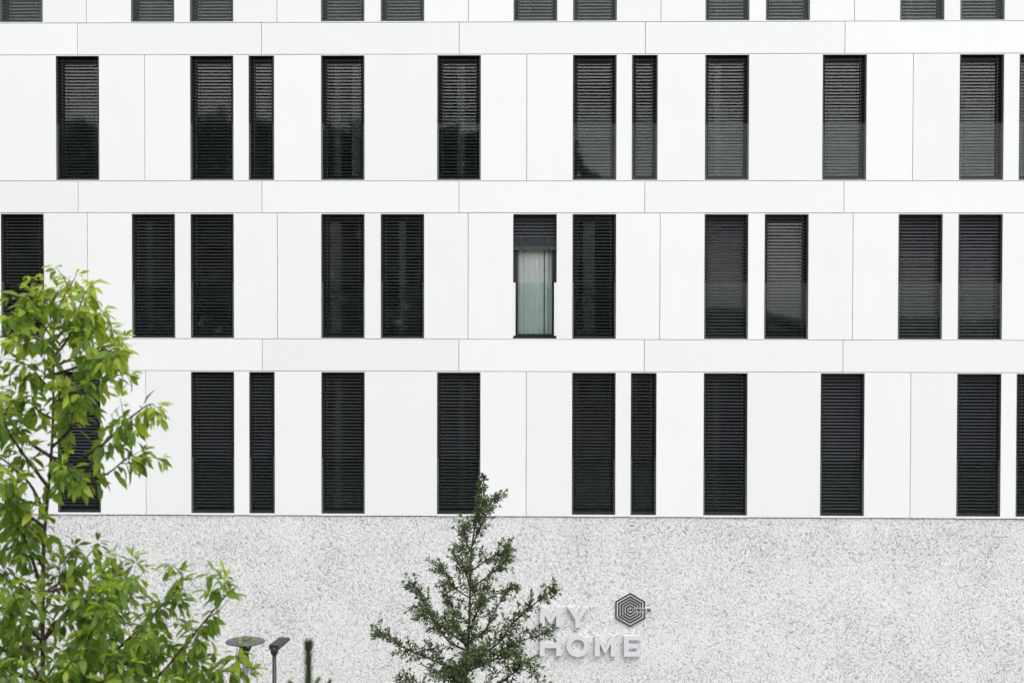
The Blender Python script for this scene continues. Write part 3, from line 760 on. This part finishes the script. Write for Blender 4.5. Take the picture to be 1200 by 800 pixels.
for pts, dd in OBR:
    k = len(pts); w3 = [at(x, y, D1+dd*(i/(k-1))) for i, (x, y) in enumerate(pts)]
    w3[0] = min(opath, key=lambda p: abs(p.z-w3[0].z))
    sp = smooth_path(w3, 5); nn = len(sp); ln = sum((sp[i+1]-sp[i]).length for i in range(nn-1))
    mb = MB(); mb.tube(sp, [min(.014, .004+.008*ln)*(1-i/(nn-1))+.0022 for i in range(nn)], 5)
    oak_shoot(sp, 0.36, 0.016)
    for q in range(int(ln/0.030)+2):
        i = rnd.randrange(int(nn*.14), nn-1); ax = (sp[i+1]-sp[i]).normalized()
        d = (Matrix.Rotation(rnd.uniform(0, 6.28), 3, ax) @ ax.orthogonal().normalized())*.8+ax*.9+Vector((0, 0, .15)); d.normalize()
        tl = rnd.uniform(.10, .30)*(1.0-0.5*i/nn); tw = [sp[i], sp[i]+d*tl*.5+rv(rnd)*.01, sp[i]+d*tl+rv(rnd)*.015]
        mb.tube(tw, [.003, .0022, .0012], 4); oak_shoot(smooth_path(tw, 4), 0.1, 0.0125)
    put('branch', mb, 'oak_bark', oak)
oak_shoot(opath[int(n*.62):], 0, 0.03)
for i in range(n):
    if opath[i].z < opath[-1].z-3.0: continue
    fall = opath[-1].z-opath[i].z
    for q in range(3):
        d = (rv(rnd)*.8+Vector((0, 0, .9))).normalized(); tl = rnd.uniform(.4, 1.0)*(0.03+0.13*min(fall, 1.6)); p = opath[i]
        oak_shoot(smooth_path([p, p+d*tl*.5, p+d*tl], 3), .1, 0.014)
tag(link('crown', crown.mesh('crown', 'oak_leaf'), oak), kind='stuff')

# ---- the little pine whose leader shows at the bottom edge
rnd = random.Random(5)
tip = at(361.5, 751, 18.0); foot = Vector((tip.x, tip.y, 0))
pine = thing('pine_tree', foot, 'upright green needled leader of a small pine right of the two lamps', 'tree')
b_ = MB(); pp = [foot + (tip-foot)*u + Vector((0.012*math.sin(u*9), 0, 0)) for u in [k/12 for k in range(13)]]
b_.tube(pp, [0.05*(1-k/12)+0.008 for k in range(13)], 8); put('trunk', b_, 'oak_bark', pine)
nd = MB()
def needles(p0, p1, count, ln, flare):
    ax = (p1-p0).normalized()
    for q in range(count):
        u = rnd.random()**0.9; p = p0.lerp(p1, u)
        side = Matrix.Rotation(rnd.uniform(0, 6.28), 3, ax) @ ax.orthogonal().normalized()
        d = (ax + side*flare*rnd.uniform(.5, 1.3)).normalized(); s = side.cross(ax)*0.0032; e = p+d*ln*rnd.uniform(.7, 1.1)
        o_ = Vector(pine.location)
        nd.add([p-s-o_, p+s-o_, e-o_, p+side*0.0022-o_], [(0, 1, 2), (1, 3, 2), (3, 0, 2)])
needles(tip-Vector((0, 0, 1.1)), tip-Vector((0, 0, .04)), 1700, 0.15, 0.78)
needles(tip-Vector((0, 0, .16)), tip-Vector((0, 0, .05)), 320, 0.13, 1.0)
brm = []
for wz, ln, cnt in ((0.62, 0.34, 4), (1.15, .55, 6), (1.75, .8, 6), (2.4, 1.0, 6), (3.0, 1.1, 6)):
    for q in range(cnt):
        a = q*6.283/cnt+wz*2.0; p0 = tip-Vector((0, 0, wz+.12)); p1 = p0+Vector((math.cos(a)*ln*.75, math.sin(a)*ln*.75, ln*.55))
        if wz > .62 or q != 9:
            mb = MB(); mb.tube([p0, p0.lerp(p1, .5)-Vector((0, 0, .04)), p1], [.012, .009, .006], 6); put('branch', mb, 'oak_bark', pine)
            needles(p0.lerp(p1, .3), p1, int(700*ln+150), 0.085, 0.6)
side_tip = at(386, 799, 18.0); p0 = Vector((tip.x, tip.y, side_tip.z-.55))
mb = MB(); mb.tube([p0, p0.lerp(side_tip, .5)+Vector((.03, 0, -.05)), side_tip], [.012, .009, .006], 6); put('branch', mb, 'oak_bark', pine)
needles(p0.lerp(side_tip, .4), side_tip, 500, .085, .55)
tag(link('needles', nd.mesh('needles', 'pine_needle'), pine), kind='stuff')

# ------------------------------------------------------------------ the wood across the street (it shows in the window panes)
rnd = random.Random(3)
wd = MB()
for q in range(34000):
    x = rnd.uniform(-75, 75); top = 21.3 + 0.35*math.sin(x*.21) + 0.25*math.sin(x*.57+1) - min(max(0, x-1)*1.6, 12.2); z = top*rnd.random()**.7; y = -64+rnd.uniform(-4, 4)
    s = rnd.uniform(.45, .9); c_ = Vector((x, y, max(min(z, top-s*.8), s)))
    a_, b2 = rv(rnd).normalized()*s, rv(rnd).normalized()*s
    wd.add([c_-a_, c_+b2, c_+a_, c_-b2], [(0, 1, 2, 3)])
tag(link('distant_wood', wd.mesh('distant_wood', 'wood_foliage')), 'dark green wood across the street, mirrored dimly in the panes', 'wood', kind='stuff')
